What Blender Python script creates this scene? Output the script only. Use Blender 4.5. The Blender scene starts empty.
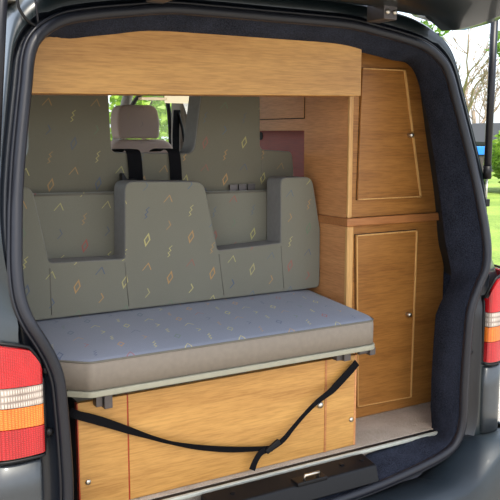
import bpy, bmesh, math, random
from mathutils import Vector, Matrix
random.seed(7)
S = bpy.context.scene
COL = S.collection
R = math.radians

# ------------------------------------------------------------------ camera
F_PX = 800.0
CAM = Vector((-1.27, -1.89, 1.5)); YAW = R(30.6); PIT = R(8.2)
cd = bpy.data.cameras.new('camera'); cam = bpy.data.objects.new('camera', cd); COL.objects.link(cam)
cam.location = CAM; cam.rotation_euler = (R(90) - PIT, 0, -YAW)
cd.sensor_width = 36; cd.lens = 36 * F_PX / 500; cd.clip_start = 0.02; cd.clip_end = 300
S.camera = cam
_F = Vector((math.sin(YAW)*math.cos(PIT), math.cos(YAW)*math.cos(PIT), -math.sin(PIT)))
_R = Vector((math.cos(YAW), -math.sin(YAW), 0)); _U = _R.cross(_F)
def at(px, py, x=None, y=None, z=None):
    r = _F + (px-250)/F_PX*_R - (py-250)/F_PX*_U
    i, v = (0, x) if x is not None else (1, y) if y is not None else (2, z)
    return CAM + r*((v-CAM[i])/r[i])

# ------------------------------------------------------------------ materials
class E:
    """tiny expression wrapper round math nodes"""
    def __init__(s, nt, v): s.nt, s.v = nt, v
    def _op(s, op, *a):
        n = s.nt.nodes.new('ShaderNodeMath'); n.operation = op
        for i, q in enumerate((s,)+a):
            q = q.v if isinstance(q, E) else q
            if isinstance(q, (int, float)): n.inputs[i].default_value = q
            else: s.nt.links.new(q, n.inputs[i])
        return E(s.nt, n.outputs[0])
    def __add__(s, o): return s._op('ADD', o)
    def __sub__(s, o): return s._op('SUBTRACT', o)
    def __mul__(s, o): return s._op('MULTIPLY', o)
    def __truediv__(s, o): return s._op('DIVIDE', o)
    def abs(s): return s._op('ABSOLUTE')
    def floor(s): return s._op('FLOOR')
    def fract(s): return s._op('FRACT')
    def lt(s, o): return s._op('LESS_THAN', o)
    def gt(s, o): return s._op('GREATER_THAN', o)
    def sin(s): return s._op('SINE')
    def pp(s, o): return s._op('PINGPONG', o)
def new_mat(name):
    m = bpy.data.materials.new(name); m.use_nodes = True
    nt = m.node_tree; return m, nt, nt.nodes['Principled BSDF']
def coords(nt, scale=(1, 1, 1), kind='Object'):
    t = nt.nodes.new('ShaderNodeTexCoord'); mp = nt.nodes.new('ShaderNodeMapping')
    mp.inputs['Scale'].default_value = scale
    nt.links.new(t.outputs[kind], mp.inputs[0]); return mp.outputs[0]
def noise(nt, vec, scale, detail=3, rough=.5, dist=0):
    n = nt.nodes.new('ShaderNodeTexNoise'); n.inputs['Scale'].default_value = scale
    n.inputs['Detail'].default_value = detail; n.inputs['Roughness'].default_value = rough
    n.inputs['Distortion'].default_value = dist
    nt.links.new(vec, n.inputs['Vector']); return n.outputs[0]
def ramp(nt, fac, stops):
    n = nt.nodes.new('ShaderNodeValToRGB'); nt.links.new(fac, n.inputs[0])
    e = n.color_ramp.elements
    while len(e) < len(stops): e.new(.5)
    for k, (p, c) in enumerate(stops): e[k].position = p; e[k].color = (*c, 1)
    return n.outputs[0]
def bump(nt, h, b, strength=.3, dist=.002):
    n = nt.nodes.new('ShaderNodeBump'); n.inputs['Strength'].default_value = strength
    n.inputs['Distance'].default_value = dist
    nt.links.new(h, n.inputs['Height']); nt.links.new(n.outputs[0], b.inputs['Normal'])
def mixc(nt, fac, a, b, mode='MIX'):
    n = nt.nodes.new('ShaderNodeMix'); n.data_type = 'RGBA'; n.blend_type = mode
    for i, q in ((0, fac), (6, a), (7, b)):
        if isinstance(q, (int, float)): n.inputs[i].default_value = q
        elif isinstance(q, tuple): n.inputs[i].default_value = (*q, 1)
        else: nt.links.new(q, n.inputs[i])
    return n.outputs[2]
def srgb(r, g, b):
    f = lambda c: (c/255/12.92) if c <= 10 else ((c/255+.055)/1.055)**2.4
    return (f(r), f(g), f(b))

def plain(name, col, rough=.5, metal=0, coat=0, bumpy=0, spec=.5):
    m, nt, b = new_mat(name)
    b.inputs['Roughness'].default_value = rough; b.inputs['Metallic'].default_value = metal
    b.inputs['Coat Weight'].default_value = coat; b.inputs['Coat Roughness'].default_value = .08
    b.inputs['Specular IOR Level'].default_value = spec
    v = coords(nt); n = noise(nt, v, 60, 4)
    c0 = tuple(c*.95 for c in col); c1 = tuple(min(1, c*1.05) for c in col)
    nt.links.new(ramp(nt, n, [(.3, c0), (.7, c1)]), b.inputs['Base Color'])
    if bumpy: bump(nt, noise(nt, v, 700, 2), b, bumpy)
    return m
def wood(name, axis, dark, mid, light, rough=.42):
    m, nt, b = new_mat(name)
    s = [34, 34, 34]; s[axis] = 1.3
    f = [230, 230, 230]; f[axis] = 16
    a = noise(nt, coords(nt, s), 1, 5, .6, 1.2)
    p = noise(nt, coords(nt, f), 1, 3, .6)
    g = [7, 7, 7]; g[axis] = .9
    w = noise(nt, coords(nt, g), 1, 3, .5, 2.0)
    c = ramp(nt, a, [(.25, tuple(q*.5+w_*.5 for q, w_ in zip(dark, mid))), (.5, mid), (.75, light)])
    c = mixc(nt, .55, c, ramp(nt, p, [(.35, tuple(q*.62 for q in mid)), (.6, light)]), 'MIX')
    c = mixc(nt, .35, c, ramp(nt, w, [(.3, dark), (.7, light)]))
    nt.links.new(c, b.inputs['Base Color'])
    b.inputs['Roughness'].default_value = rough
    bump(nt, p, b, .12, .0006)
    return m
D, M_, L = srgb(140, 90, 38), srgb(182, 132, 64), srgb(204, 156, 86)
OAK_X = wood('oak_veneer', 0, D, M_, L)
OAK_Y = wood('oak_veneer_side', 1, srgb(160, 100, 56), srgb(196, 134, 82), srgb(216, 156, 102))
OAK_SHADE = wood('oak_shaded', 0, srgb(100, 58, 20), srgb(150, 98, 44), srgb(178, 124, 62))  # same oak, darkened in the colour for the shade on the cabinets
OAK_EDGE = wood('oak_edging', 2, srgb(170, 120, 66), srgb(206, 156, 92), srgb(222, 176, 112))
OAK_LEDGE = wood('oak_ledge', 0, srgb(140, 84, 44), srgb(170, 110, 62), srgb(186, 126, 74))
RED_WOOD = wood('reddish_wood', 1, srgb(124, 26, 8), srgb(150, 38, 12), srgb(168, 50, 18))

def carpet(name, c0, c1, scale=420, b_=.8):
    m, nt, b = new_mat(name)
    v = coords(nt); n = noise(nt, v, scale, 3, .7); n2 = noise(nt, v, 14, 3)
    c = ramp(nt, n, [(.35, c0), (.68, c1)])
    c = mixc(nt, .25, c, ramp(nt, n2, [(.3, c0), (.7, c1)]))
    nt.links.new(c, b.inputs['Base Color'])
    b.inputs['Roughness'].default_value = 1; b.inputs['Specular IOR Level'].default_value = .15
    bump(nt, n, b, b_, .004)
    return m
CARPET_DARK = carpet('charcoal_lining_carpet', srgb(12, 14, 22), srgb(58, 64, 80), 260)
CARPET_BEIGE = carpet('beige_floor_carpet', srgb(150, 138, 122), srgb(216, 204, 190), 330)
CARPET_GREY = carpet('grey_headlining', srgb(120, 118, 112), srgb(140, 138, 130), 500, .2)

def fabric(name, axes, base, strength=.75, cell=(.080, .088), off=(0, 0)):
    """woven seat cloth with scattered diamonds, chevrons and zigzags"""
    m, nt, b = new_mat(name)
    t = nt.nodes.new('ShaderNodeTexCoord'); sp = nt.nodes.new('ShaderNodeSeparateXYZ')
    nt.links.new(t.outputs['Object'], sp.inputs[0])
    U = E(nt, sp.outputs[axes[0]]) + (5 + off[0]); V = E(nt, sp.outputs[axes[1]]) + (5 + off[1])
    ci = (U/cell[0]).floor()
    par = (ci*.5).fract()*2                       # 0 or 1: every other column is shifted
    V2 = V + par*(cell[1]*.5)
    cj = (V2/cell[1]).floor()
    u = ((U/cell[0]).fract() - .5)*cell[0]; v = ((V2/cell[1]).fract() - .5)*cell[1]
    h1 = ((ci*12.9898 + cj*78.233).sin()*43758.5453).fract()
    h2 = (cj*.25 + par*.5 + .02).fract()
    h3 = ((ci*7.31 + cj*2.17 + 4.1).sin()*631.7).fract()
    w = .0019
    u = u*1.12; v = v*1.12; us = u - v*.28
    dia = ((us.abs()/.0105 + v.abs()/.021) - 1).abs().lt(.24)
    vv = v.abs()
    chev = ((us + vv*.75 - .006).abs().lt(w*1.25))*vv.lt(.017)
    zz = ((us*1.0 + ((v + 1).pp(.0085) - .00425)*1.1).abs().lt(w*1.15))*vv.lt(.021)
    tri = ((us.abs()*1.5 + v - .012).abs().lt(w*1.5))*vv.lt(.0135)
    k1 = h2.lt(.2); k2 = h2.gt(.2)*h2.lt(.4); k3 = h2.gt(.4)*h2.lt(.6); k4 = h2.gt(.6)
    mask = dia*k1 + zz*k2 + chev*k3 + tri*k4
    cr = nt.nodes.new('ShaderNodeValToRGB'); nt.links.new(h1.v, cr.inputs[0])
    cr.color_ramp.interpolation = 'CONSTANT'
    cols = [srgb(188, 182, 112), srgb(186, 142, 84), srgb(66, 84, 118), srgb(96, 124, 100), srgb(166, 78, 74), srgb(196, 186, 120), srgb(190, 146, 88), srgb(80, 100, 124)]
    e = cr.color_ramp.elements
    while len(e) < len(cols): e.new(.5)
    for q, c in enumerate(cols): e[q].position = q/len(cols); e[q].color = (*c, 1)
    tc = coords(nt); wv = noise(nt, tc, 900, 2, .7); bg = noise(nt, tc, 6, 2)
    c0 = ramp(nt, wv, [(.3, tuple(q*.86 for q in base)), (.7, tuple(q*1.12 for q in base))])
    c0 = mixc(nt, .3, c0, ramp(nt, bg, [(.3, tuple(q*.9 for q in base)), (.7, tuple(q*1.08 for q in base))]))
    fac = mask*(h3*.4 + .6)*strength
    nt.links.new(mixc(nt, fac.v, c0, cr.outputs[0]), b.inputs['Base Color'])
    b.inputs['Roughness'].default_value = .9; b.inputs['Specular IOR Level'].default_value = .2
    b.inputs['Sheen Weight'].default_value = .15
    bump(nt, wv, b, .25, .001)
    return m
FB = srgb(117, 116, 104)
FAB_XZ = fabric('patterned_seat_cloth', (0, 2), FB)
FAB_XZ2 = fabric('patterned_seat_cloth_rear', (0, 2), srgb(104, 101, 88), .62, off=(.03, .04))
FAB_PAD = fabric('patterned_seat_cloth_pad', (0, 2), FB, off=(.015, .02))
FAB_XY_SKY = fabric('patterned_seat_cloth_skylit', (0, 1), srgb(126, 132, 146), .85, (.088, .07))  # top cloth made bluer, sky light put into its base colour
FAB_PLAIN = plain('plain_grey_seat_cloth', srgb(132, 124, 114), .8, bumpy=.25, spec=.2)
FAB_SIDE = plain('plain_grey_side_cloth', srgb(128, 127, 125), .85, bumpy=.25, spec=.2)
FAB_TAUPE = fabric('taupe_seat_cloth', (0, 2), srgb(196, 172, 162), .35)
PIPING = plain('grey_piping', srgb(104, 101, 92), .8)
BOARD = plain('grey_painted_board', srgb(150, 148, 130), .6)
BLACK = plain('black_plastic', srgb(9, 10, 14), .5, spec=.3)
SATIN = plain('black_satin_plastic', srgb(18, 20, 28), .4, spec=.4)
RUBBER = plain('black_rubber', srgb(26, 28, 36), .42, bumpy=.15, spec=.4)
WEB = plain('black_webbing', srgb(9, 9, 13), .85, bumpy=.4, spec=.15)
CHROME = plain('nickel', (.55, .52, .46), .28, 1)
BRACKET = plain('dark_steel', (.10, .09, .09), .45, .6)
STEEL = plain('brushed_aluminium', (.52, .54, .48), .4, .35, bumpy=.2)
JAMB = plain('dark_jamb_paint', srgb(20, 26, 36), .4, .1, coat=.2)
CORNER = plain('body_paint_gravel_lit', srgb(50, 55, 60), .42, .15, coat=.2)  # same body paint, lightened in the colour to mimic reflected gravel
PAINT = plain('dark_green_grey_paint', srgb(18, 28, 32), .34, .1, coat=.5)
BUMPERM = plain('dark_painted_bumper', srgb(30, 40, 48), .55, .1, coat=.08, bumpy=.1)
CREAM = plain('cream_vinyl', srgb(232, 220, 190), .6)
PALE = plain('pale_grey_trim', srgb(150, 142, 134), .7)
DARKTRIM = plain('dark_interior_board', srgb(10, 10, 12), .9)

def lens(name, c0, c1, sx=130, sz=220):
    m, nt, b = new_mat(name)
    t = nt.nodes.new('ShaderNodeTexCoord'); sp = nt.nodes.new('ShaderNodeSeparateXYZ')
    nt.links.new(t.outputs['Object'], sp.inputs[0])
    X, Yc, Z = (E(nt, sp.outputs[i]) for i in range(3))
    A = ((X + Yc)*sx + 100).fract().pp(.5)*2; B = (Z*sz + 100).fract().pp(.5)*2
    h = A._op('MINIMUM', B)
    n = noise(nt, coords(nt, (1, 1, .5)), 24, 3)
    hh = h*.65 + E(nt, n)*.5
    nt.links.new(ramp(nt, hh.v, [(.28, c0), (.88, c1)]), b.inputs['Base Color'])
    b.inputs['Roughness'].default_value = .35; b.inputs['Coat Weight'].default_value = .45
    b.inputs['Coat Roughness'].default_value = .04
    bump(nt, h.v, b, .35, .002)
    return m
LENS_RED = lens('red_lens', srgb(132, 8, 16), srgb(192, 18, 28), 210, 260)
LENS_AMB = lens('amber_lens', srgb(176, 78, 18), srgb(228, 132, 44))
LENS_CLR = lens('clear_lens', srgb(110, 98, 92), srgb(200, 190, 180), 170, 60)
LENS_RED2 = lens('red_lens_lower', srgb(126, 12, 20), srgb(186, 26, 34), 150, 200)

def glass(name):
    m, nt, b = new_mat(name)
    b.inputs['Transmission Weight'].default_value = 1; b.inputs['Roughness'].default_value = 0
    b.inputs['IOR'].default_value = 1.1; b.inputs['Base Color'].default_value = (.93, .97, .95, 1)
    # thin pane: let light straight through apart from a faint reflection
    tr = nt.nodes.new('ShaderNodeBsdfTransparent'); tr.inputs[0].default_value = (.9, .95, .92, 1)
    gl = nt.nodes.new('ShaderNodeBsdfGlossy'); gl.inputs['Roughness'].default_value = .02
    mx = nt.nodes.new('ShaderNodeMixShader'); fr = nt.nodes.new('ShaderNodeFresnel'); fr.inputs[0].default_value = 1.4
    nt.links.new(fr.outputs[0], mx.inputs[0]); nt.links.new(tr.outputs[0], mx.inputs[1]); nt.links.new(gl.outputs[0], mx.inputs[2])
    nt.links.new(mx.outputs[0], nt.nodes['Material Output'].inputs[0])
    return m
GLASS = glass('clear_glass')
def leafmat(name, c0, c1, trans=.35):
    m, nt, b = new_mat(name)
    oi = nt.nodes.new('ShaderNodeNewGeometry')
    nt.links.new(ramp(nt, oi.outputs['Random Per Island'], [(0, c0), (1, c1)]), b.inputs['Base Color'])
    b.inputs['Roughness'].default_value = .5
    tl = nt.nodes.new('ShaderNodeBsdfTranslucent'); tl.inputs[0].default_value = (c1[0]*1.2, c1[1]*1.3, c1[2], 1)
    mx = nt.nodes.new('ShaderNodeMixShader'); mx.inputs[0].default_value = trans
    nt.links.new(b.outputs[0], mx.inputs[1]); nt.links.new(tl.outputs[0], mx.inputs[2])
    nt.links.new(mx.outputs[0], nt.nodes['Material Output'].inputs[0])
    return m
LEAF = leafmat('bright_green_leaves', srgb(70, 104, 34), srgb(160, 190, 76))
LEAF2 = leafmat('mid_green_leaves', srgb(46, 76, 28), srgb(124, 158, 60))
BARK = plain('pale_bark', srgb(150, 134, 118), .9, bumpy=.5)
BARK2 = plain('brown_bark', srgb(92, 74, 56), .9, bumpy=.5)
def ground_mat(name, a, b_, c, s1, s2):
    m, nt, b = new_mat(name); v = coords(nt)
    c1 = ramp(nt, noise(nt, v, s1, 4, .7), [(.35, a), (.65, b_)])
    c2 = ramp(nt, noise(nt, v, s2, 4, .6), [(.4, a), (.6, c)])
    nt.links.new(mixc(nt, .45, c1, c2), b.inputs['Base Color']); b.inputs['Roughness'].default_value = .95
    bump(nt, noise(nt, v, s1, 3), b, .6, .02)
    return m
GRASS = ground_mat('mown_grass', srgb(76, 104, 34), srgb(150, 176, 70), srgb(140, 160, 66), 30, .7)
GRAVEL = ground_mat('pale_gravel', srgb(110, 104, 98), srgb(216, 210, 200), srgb(190, 182, 168), 55, 1.5)
DRIVE = ground_mat('pale_paving', srgb(156, 144, 126), srgb(184, 172, 150), srgb(176, 162, 140), 30, 1.2)
SHEDWOOD = plain('grey_shed_boards', srgb(64, 58, 56), .9)
SHEDROOF = plain('dark_roof_felt', srgb(50, 52, 54), .9)
BLUE = plain('bright_blue_sheet', srgb(30, 120, 225), .5)
BRICK = None
def brickmat():
    m, nt, b = new_mat('garden_brick'); n = nt.nodes.new('ShaderNodeTexBrick')
    t = nt.nodes.new('ShaderNodeTexCoord'); sp = nt.nodes.new('ShaderNodeSeparateXYZ'); cb = nt.nodes.new('ShaderNodeCombineXYZ')
    nt.links.new(t.outputs['Object'], sp.inputs[0]); nt.links.new(sp.outputs[0], cb.inputs[0]); nt.links.new(sp.outputs[2], cb.inputs[1])
    nt.links.new(cb.outputs[0], n.inputs[0]); n.inputs['Scale'].default_value = 5
    n.inputs['Color1'].default_value = (*srgb(196, 150, 134), 1); n.inputs['Color2'].default_value = (*srgb(168, 122, 108), 1)
    n.inputs['Mortar'].default_value = (*srgb(225, 215, 205), 1)
    nt.links.new(n.outputs[0], b.inputs['Base Color']); b.inputs['Roughness'].default_value = .9
    return m
BRICK = brickmat()

# ------------------------------------------------------------------ mesh helpers
def obj(name, bm, mat, parent=None, bevel=0, seg=2, smooth=False, kind=None, label=None, solid=0):
    bmesh.ops.recalc_face_normals(bm, faces=bm.faces[:])
    me = bpy.data.meshes.new(name); bm.to_mesh(me); bm.free()
    me.materials.append(mat)
    o = bpy.data.objects.new(name, me); COL.objects.link(o)
    if solid:
        s = o.modifiers.new('solid', 'SOLIDIFY'); s.thickness = solid; s.offset = -1
    if bevel:
        b = o.modifiers.new('bevel', 'BEVEL'); b.width = bevel; b.segments = seg; b.limit_method = 'ANGLE'; b.angle_limit = R(35)
    if smooth or bevel:
        for p in me.polygons: p.use_smooth = True
        if bevel and not smooth:
            w = o.modifiers.new('wn', 'WEIGHTED_NORMAL'); w.keep_sharp = False
    if parent is not None:
        o.parent = parent
        q = parent; off = Vector((0, 0, 0))
        while q is not None: off += Vector(q.location); q = q.parent
        o.location = -off
    if kind: o['kind'] = kind
    if label: o['label'] = label
    return o
def thing(name, label, cat, loc, group=None):
    o = bpy.data.objects.new(name, None); COL.objects.link(o); o.location = loc
    o.empty_display_size = .05
    return tag(o, label, cat, group)
def tag(o, label, cat, group=None):
    o['label'] = label; o['category'] = cat
    if group: o['group'] = group
    return o
def B(): return bmesh.new()
def box(bm, x0, x1, y0, y1, z0, z1):
    v = [bm.verts.new(p) for p in ((x0,y0,z0),(x1,y0,z0),(x1,y1,z0),(x0,y1,z0),(x0,y0,z1),(x1,y0,z1),(x1,y1,z1),(x0,y1,z1))]
    for f in ((0,3,2,1),(4,5,6,7),(0,1,5,4),(1,2,6,5),(2,3,7,6),(3,0,4,7)): bm.faces.new([v[i] for i in f])
    return bm
def prism(bm, pts, axis, a, b, fn=None):
    """extrude a 2D outline along axis from a to b; pts are the other two coordinates in order"""
    def mk(p, d):
        if axis == 0: return (d, p[0], p[1])
        if axis == 1: return (p[0], d, p[1])
        return (p[0], p[1], d)
    A = [bm.verts.new(mk(p, a)) for p in pts]; C = [bm.verts.new(mk(p, b)) for p in pts]
    n = len(pts)
    bm.faces.new(A); bm.faces.new(C[::-1])
    for i in range(n): bm.faces.new([A[i], A[(i+1) % n], C[(i+1) % n], C[i]])
    return bm
def rounded(pts, rad, seg=5):
    """round the corners of a polygon; rad is a number or a list per corner"""
    out = []; n = len(pts)
    for i in range(n):
        r = rad[i] if isinstance(rad, (list, tuple)) else rad
        p = Vector(pts[i]); a = Vector(pts[i-1]); c = Vector(pts[(i+1) % n])
        if r <= 0: out.append(tuple(p)); continue
        da = (a-p); dc = (c-p); ra = min(r, da.length*.45); rc = min(r, dc.length*.45)
        p0 = p + da.normalized()*ra; p1 = p + dc.normalized()*rc
        for k in range(seg+1):
            t = k/seg; out.append(tuple(p0*(1-t)**2 + p*2*t*(1-t) + p1*t*t))
    return out
def crom(pts, n=8, closed=False):
    pts = [Vector(p) for p in pts]; out = []; m = len(pts)
    rng = range(m) if closed else range(m-1)
    for i in rng:
        g = (lambda k: pts[k % m]) if closed else (lambda k: pts[max(0, min(m-1, k))])
        p0, p1, p2, p3 = g(i-1), g(i), g(i+1), g(i+2)
        for k in range(n):
            t = k/n
            out.append(.5*((2*p1) + (p2-p0)*t + (2*p0-5*p1+4*p2-p3)*t*t + (3*p1-p0-3*p2+p3)*t**3))
    if not closed: out.append(pts[-1])
    return out
def tube(bm, path, r, n=10, closed=False, rr=None):
    path = [Vector(p) for p in path]; m = len(path); rings = []
    up = Vector((0, 0, 1)); prev = None
    for i, p in enumerate(path):
        a = path[(i-1) % m] if closed or i else p; b = path[(i+1) % m] if closed or i < m-1 else p
        t = (b-a).normalized()
        if prev is None:
            s = t.cross(up)
            if s.length < .1: s = t.cross(Vector((0, 1, 0)))
        else: s = prev - t*prev.dot(t)
        s.normalize(); prev = s; q = t.cross(s)
        R0 = rr[i] if rr else r
        rings.append([bm.verts.new(p + (s*math.cos(2*math.pi*k/n) + q*math.sin(2*math.pi*k/n))*R0) for k in range(n)])
    for i in range(m if closed else m-1):
        a, b = rings[i], rings[(i+1) % m]
        if closed and i == m-1:                       # untwist the join
            best = min(range(n), key=lambda s: (a[0].co-b[s].co).length); b = b[best:]+b[:best]
        for k in range(n): bm.faces.new([a[k], a[(k+1) % n], b[(k+1) % n], b[k]])
    if not closed: bm.faces.new(rings[0][::-1]); bm.faces.new(rings[-1])
    return bm
def lathe(bm, c, axis, prof, n=20):
    """prof: list of (distance along axis, radius)"""
    ax = Vector(axis).normalized(); s = ax.cross(Vector((0, 0, 1)))
    if s.length < .1: s = Vector((1, 0, 0))
    s.normalize(); q = ax.cross(s); rings = []; c = Vector(c)
    for d, r in prof:
        rings.append([bm.verts.new(c + ax*d + (s*math.cos(2*math.pi*k/n)+q*math.sin(2*math.pi*k/n))*max(r, 1e-4)) for k in range(n)])
    for a, b in zip(rings, rings[1:]):
        for k in range(n): bm.faces.new([a[k], a[(k+1) % n], b[(k+1) % n], b[k]])
    bm.faces.new(rings[0][::-1]); bm.faces.new(rings[-1])
    return bm
def loft(bm, loops, closed=True, cap=False):
    rings = [[bm.verts.new(p) for p in l] for l in loops]
    for a, b in zip(rings, rings[1:]):
        n = len(a)
        for k in range(n if closed else n-1): bm.faces.new([a[k], a[(k+1) % n], b[(k+1) % n], b[k]])
    return bm
def ribbon(bm, pts, widths, th=.0014):
    """flat webbing: pts centre line, widths half-width vectors"""
    n = len(pts); rows = []
    for i in range(n):
        p = Vector(pts[i]); w = Vector(widths[i])
        t = (Vector(pts[min(n-1, i+1)]) - Vector(pts[max(0, i-1)])).normalized()
        nn = t.cross(w).normalized()*th
        rows.append([bm.verts.new(q) for q in (p-w-nn, p+w-nn, p+w+nn, p-w+nn)])
    for a, b in zip(rows, rows[1:]):
        for k in range(4): bm.faces.new([a[k], a[(k+1) % 4], b[(k+1) % 4], b[k]])
    bm.faces.new(rows[0][::-1]); bm.faces.new(rows[-1])
    return bm

# ------------------------------------------------------------------ ground and garden
g = B(); box(g, -30, 60, -30, 60, -.3, 0); obj('ground', g, GRAVEL, kind='structure')
g = B(); prism(g, [(-9, -9), (1.6, -9), (1.6, 7), (-9, 7)], 2, 0.0, .012); obj('driveway', g, DRIVE, kind='structure')
g = B(); prism(g, [(4.6, 3.0), (45, -6), (45, 45), (0.5, 45), (2.0, 9.5), (3.4, 6)], 2, 0.0, .03); obj('lawn', g, GRASS, kind='structure')

def leaves(bm, c, rad, n, size, flat=1.0):
    for _ in range(n):
        while True:
            p = Vector((random.uniform(-1, 1), random.uniform(-1, 1), random.uniform(-1, 1)))
            if .2 < p.length < 1: break
        p = p.normalized()*(p.length**.45)
        q = Vector(c) + Vector((p.x*rad[0], p.y*rad[1], p.z*rad[2]))
        if q.z < .04: q.z = .04 + random.random()*.1
        d = Vector((random.gauss(0, 1), random.gauss(0, 1), random.gauss(0, .6)+.3)).normalized()
        s = d.cross(Vector((random.gauss(0, 1), random.gauss(0, 1), random.gauss(0, 1)))).normalized()
        k = size*random.uniform(.6, 1.3); nn = d.cross(s)*k*.18
        vs = [bm.verts.new(x) for x in (q, q+d*k*.45+s*k*.3+nn, q+d*k, q+d*k*.45-s*k*.3+nn)]
        bm.faces.new(vs[:3]); bm.faces.new([vs[0], vs[2], vs[3]])
def bush(name, label, cat, c, rad, n, size, mat, group=None):
    t = thing(name, label, cat, (c[0], c[1], 0), group)
    b = B(); leaves(b, (c[0], c[1], rad[2]*.98), rad, n, size); obj('foliage', b, mat, t)
    b = B()
    for k in range(7):
        a = k*.9; base = Vector((c[0]+math.cos(a)*.06, c[1]+math.sin(a)*.06, 0))
        tip = Vector((c[0]+math.cos(a)*rad[0]*.6, c[1]+math.sin(a)*rad[1]*.6, rad[2]*1.6))
        mid = (base+tip)/2 + Vector((0, 0, rad[2]*.25))
        tube(b, crom([base, mid, tip], 4), .02, 6, rr=[.03-.022*i/8 for i in range(9)])
    obj('stems', b, BARK2, t)
    return t
def dirpt(px, depth, z=0):           # ground point in the direction of a picture column
    p = at(px, 250, y=CAM.y+depth); return Vector((p.x, p.y, z))
p = dirpt(122, 8.2); bush('leafy_bush', 'tall sunlit green bush seen through the windscreen left of the headrest', 'bush', p, (.75, .75, 1.3), 4200, .10, LEAF)
p = dirpt(167, 9.9); bush('leafy_bush', 'sunlit green bush seen through the cab side window right of the headrest', 'bush', p, (.62, .62, 1.2), 4200, .09, LEAF)
p = dirpt(536, 14); bush('garden_shrub', 'rounded green shrub on the lawn beside the right gas strut', 'shrub', p, (1.25, 1.25, .98), 7000, .15, LEAF)
p = dirpt(450, 15.2); bush('garden_shrub', 'low darker green shrub below the shed roof behind the right gas strut', 'shrub', p, (.9, .9, .5), 3500, .14, LEAF2)
b = B(); box(b, -2.5, 3.3, 10.6, 10.82, 0, 2.3); tag(obj('garden_wall', b, BRICK), 'pinkish brick garden wall behind the bushes ahead of the van', 'wall')

# bare tree and leafy tree at right
def tree_bare(base, h, seed):
    rnd = random.Random(seed)
    t = thing('bare_tree', 'bare pale tree against the white sky, %s' % ('nearer the open van body' if seed == 5 else 'further back and nearer the right gas strut'), 'tree', base)
    tr = B(); br = B(); tips = []
    def grow(bm, p, d, ln, r, lev):
        pts = [p]; q = Vector(p); dd = Vector(d)
        for k in range(5):
            dd = (dd + Vector((rnd.gauss(0, .12), rnd.gauss(0, .12), rnd.gauss(0, .06)+.04))).normalized()
            q = q + dd*ln/5; pts.append(q.copy())
        tube(bm, pts, r, 6, rr=[max(r, .016)*(1-.09*k) for k in range(6)])
        if lev == 0: tips.append(q); return
        for k in range(4 if lev > 1 else 4):
            s = rnd.choice(pts[2:]) ; nd = (dd + Vector((rnd.gauss(0, .55), rnd.gauss(0, .55), rnd.gauss(.15, .3)))).normalized()
            grow(br, s, nd, ln*rnd.uniform(.5, .75), r*.52, lev-1)
    grow(tr, Vector(base), Vector((0, 0, 1)), h*.5, .13, 4)
    obj('trunk', tr, BARK, t); obj('branches', br, BARK, t)
tree_bare(tuple(dirpt(463, 22)), 5.2, 5)
tree_bare(tuple(dirpt(474, 27)), 5.6, 8)
def leafy_tree(base, crown, rad, n, label):
    t = thing('leafy_tree', label, 'tree', base)
    b = B(); leaves(b, crown, rad, n, .22); obj('foliage', b, LEAF2, t)
    b = B(); tube(b, crom([base, (base[0]+.1, base[1], crown[2]*.5), crown], 5), .1, 8, rr=[.16-.009*i for i in range(11)]); obj('trunk', b, BARK2, t)
p = at(441, 38, y=12.0)
leafy_tree((p.x-.3, p.y+.2, 0), Vector((p.x-.25, p.y+.1, p.z+.12)), (.34, .3, .22), 70, 'leafy tree crown showing below the open tailgate corner')
p = at(509, 46, y=12.0)
leafy_tree((p.x+.2, p.y, 0), Vector((p.x, p.y, p.z)), (.42, .42, .42), 160, 'small green tree crown at the right picture edge behind the gas strut')
# shed
sx, sy = dirpt(500, 24).x, dirpt(500, 24).y
sh = thing('garden_shed', 'dark garden shed with pitched felt roof beyond the lawn', 'shed', (sx, sy, 0))
b = B(); box(b, sx-2.0, sx+2.2, sy-1.2, sy+1.5, 0, 1.15); obj('walls', b, SHEDWOOD, sh)
b = B(); prism(b, [(sx-2.4, 1.10), (sx+2.6, 1.10), (sx+2.6, 1.22), (sx, 2.0), (sx-2.4, 1.22)], 1, sy-1.7, sy+1.8); obj('roof', b, SHEDROOF, sh)
p = at(478, 151, y=11.0)
b = B(); box(b, p.x-.22, p.x+.3, 11, 11.5, p.z-.09, p.z+.1)
bt = thing('blue_water_butt', 'small bright blue container lid in front of the shed', 'container', (p.x, 11.25, 0))
obj('lid', b, BLUE, bt, bevel=.02)
b = B(); box(b, p.x-.17, p.x+.25, 11.04, 11.46, 0, p.z-.09); obj('barrel', b, SHEDWOOD, bt, bevel=.03)

# ------------------------------------------------------------------ van body
TL = math.tan(R(12))
def lean(z): return max(0.0, z-1.05)*TL
HALF = [(0, 1.842), (.16, 1.842), (.31, 1.840), (.43, 1.824), (.53, 1.808), (.615, 1.787), (.675, 1.748), (.705, 1.700), (.722, 1.62), (.740, 1.53), (.757, 1.44), (.771, 1.35), (.781, 1.26),
        (.788, 1.18), (.786, 1.11), (.770, 1.055), (.742, 1.003), (.718, .952), (.703, .90), (.698, .84), (.693, .74), (.690, .64), (.690, .54), (.672, .475), (.62, .435), (.50, .408), (.33, .385), (.16, .373), (0, .37)]
OUT = [(0, 1.93), (.18, 1.928), (.34, 1.924), (.48, 1.912), (.59, 1.893), (.67, 1.862), (.722, 1.815), (.745, 1.755), (.765, 1.66), (.783, 1.56), (.802, 1.46), (.824, 1.36), (.842, 1.27),
       (.855, 1.19), (.862, 1.13), (.872, 1.08), (.890, 1.03), (.905, .97), (.912, .90), (.915, .83), (.915, .74), (.914, .64), (.912, .53), (.908, .42), (.90, .30), (.70, .24), (.45, .23), (.2, .23), (0, .23)]
def full(h): return [Vector((x, 0, z)) for x, z in h] + [Vector((-x, 0, z)) for x, z in h[-2:0:-1]]
inner = crom(full(HALF), 4, True); outer = crom(full(OUT), 4, True); N = len(inner)
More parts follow.
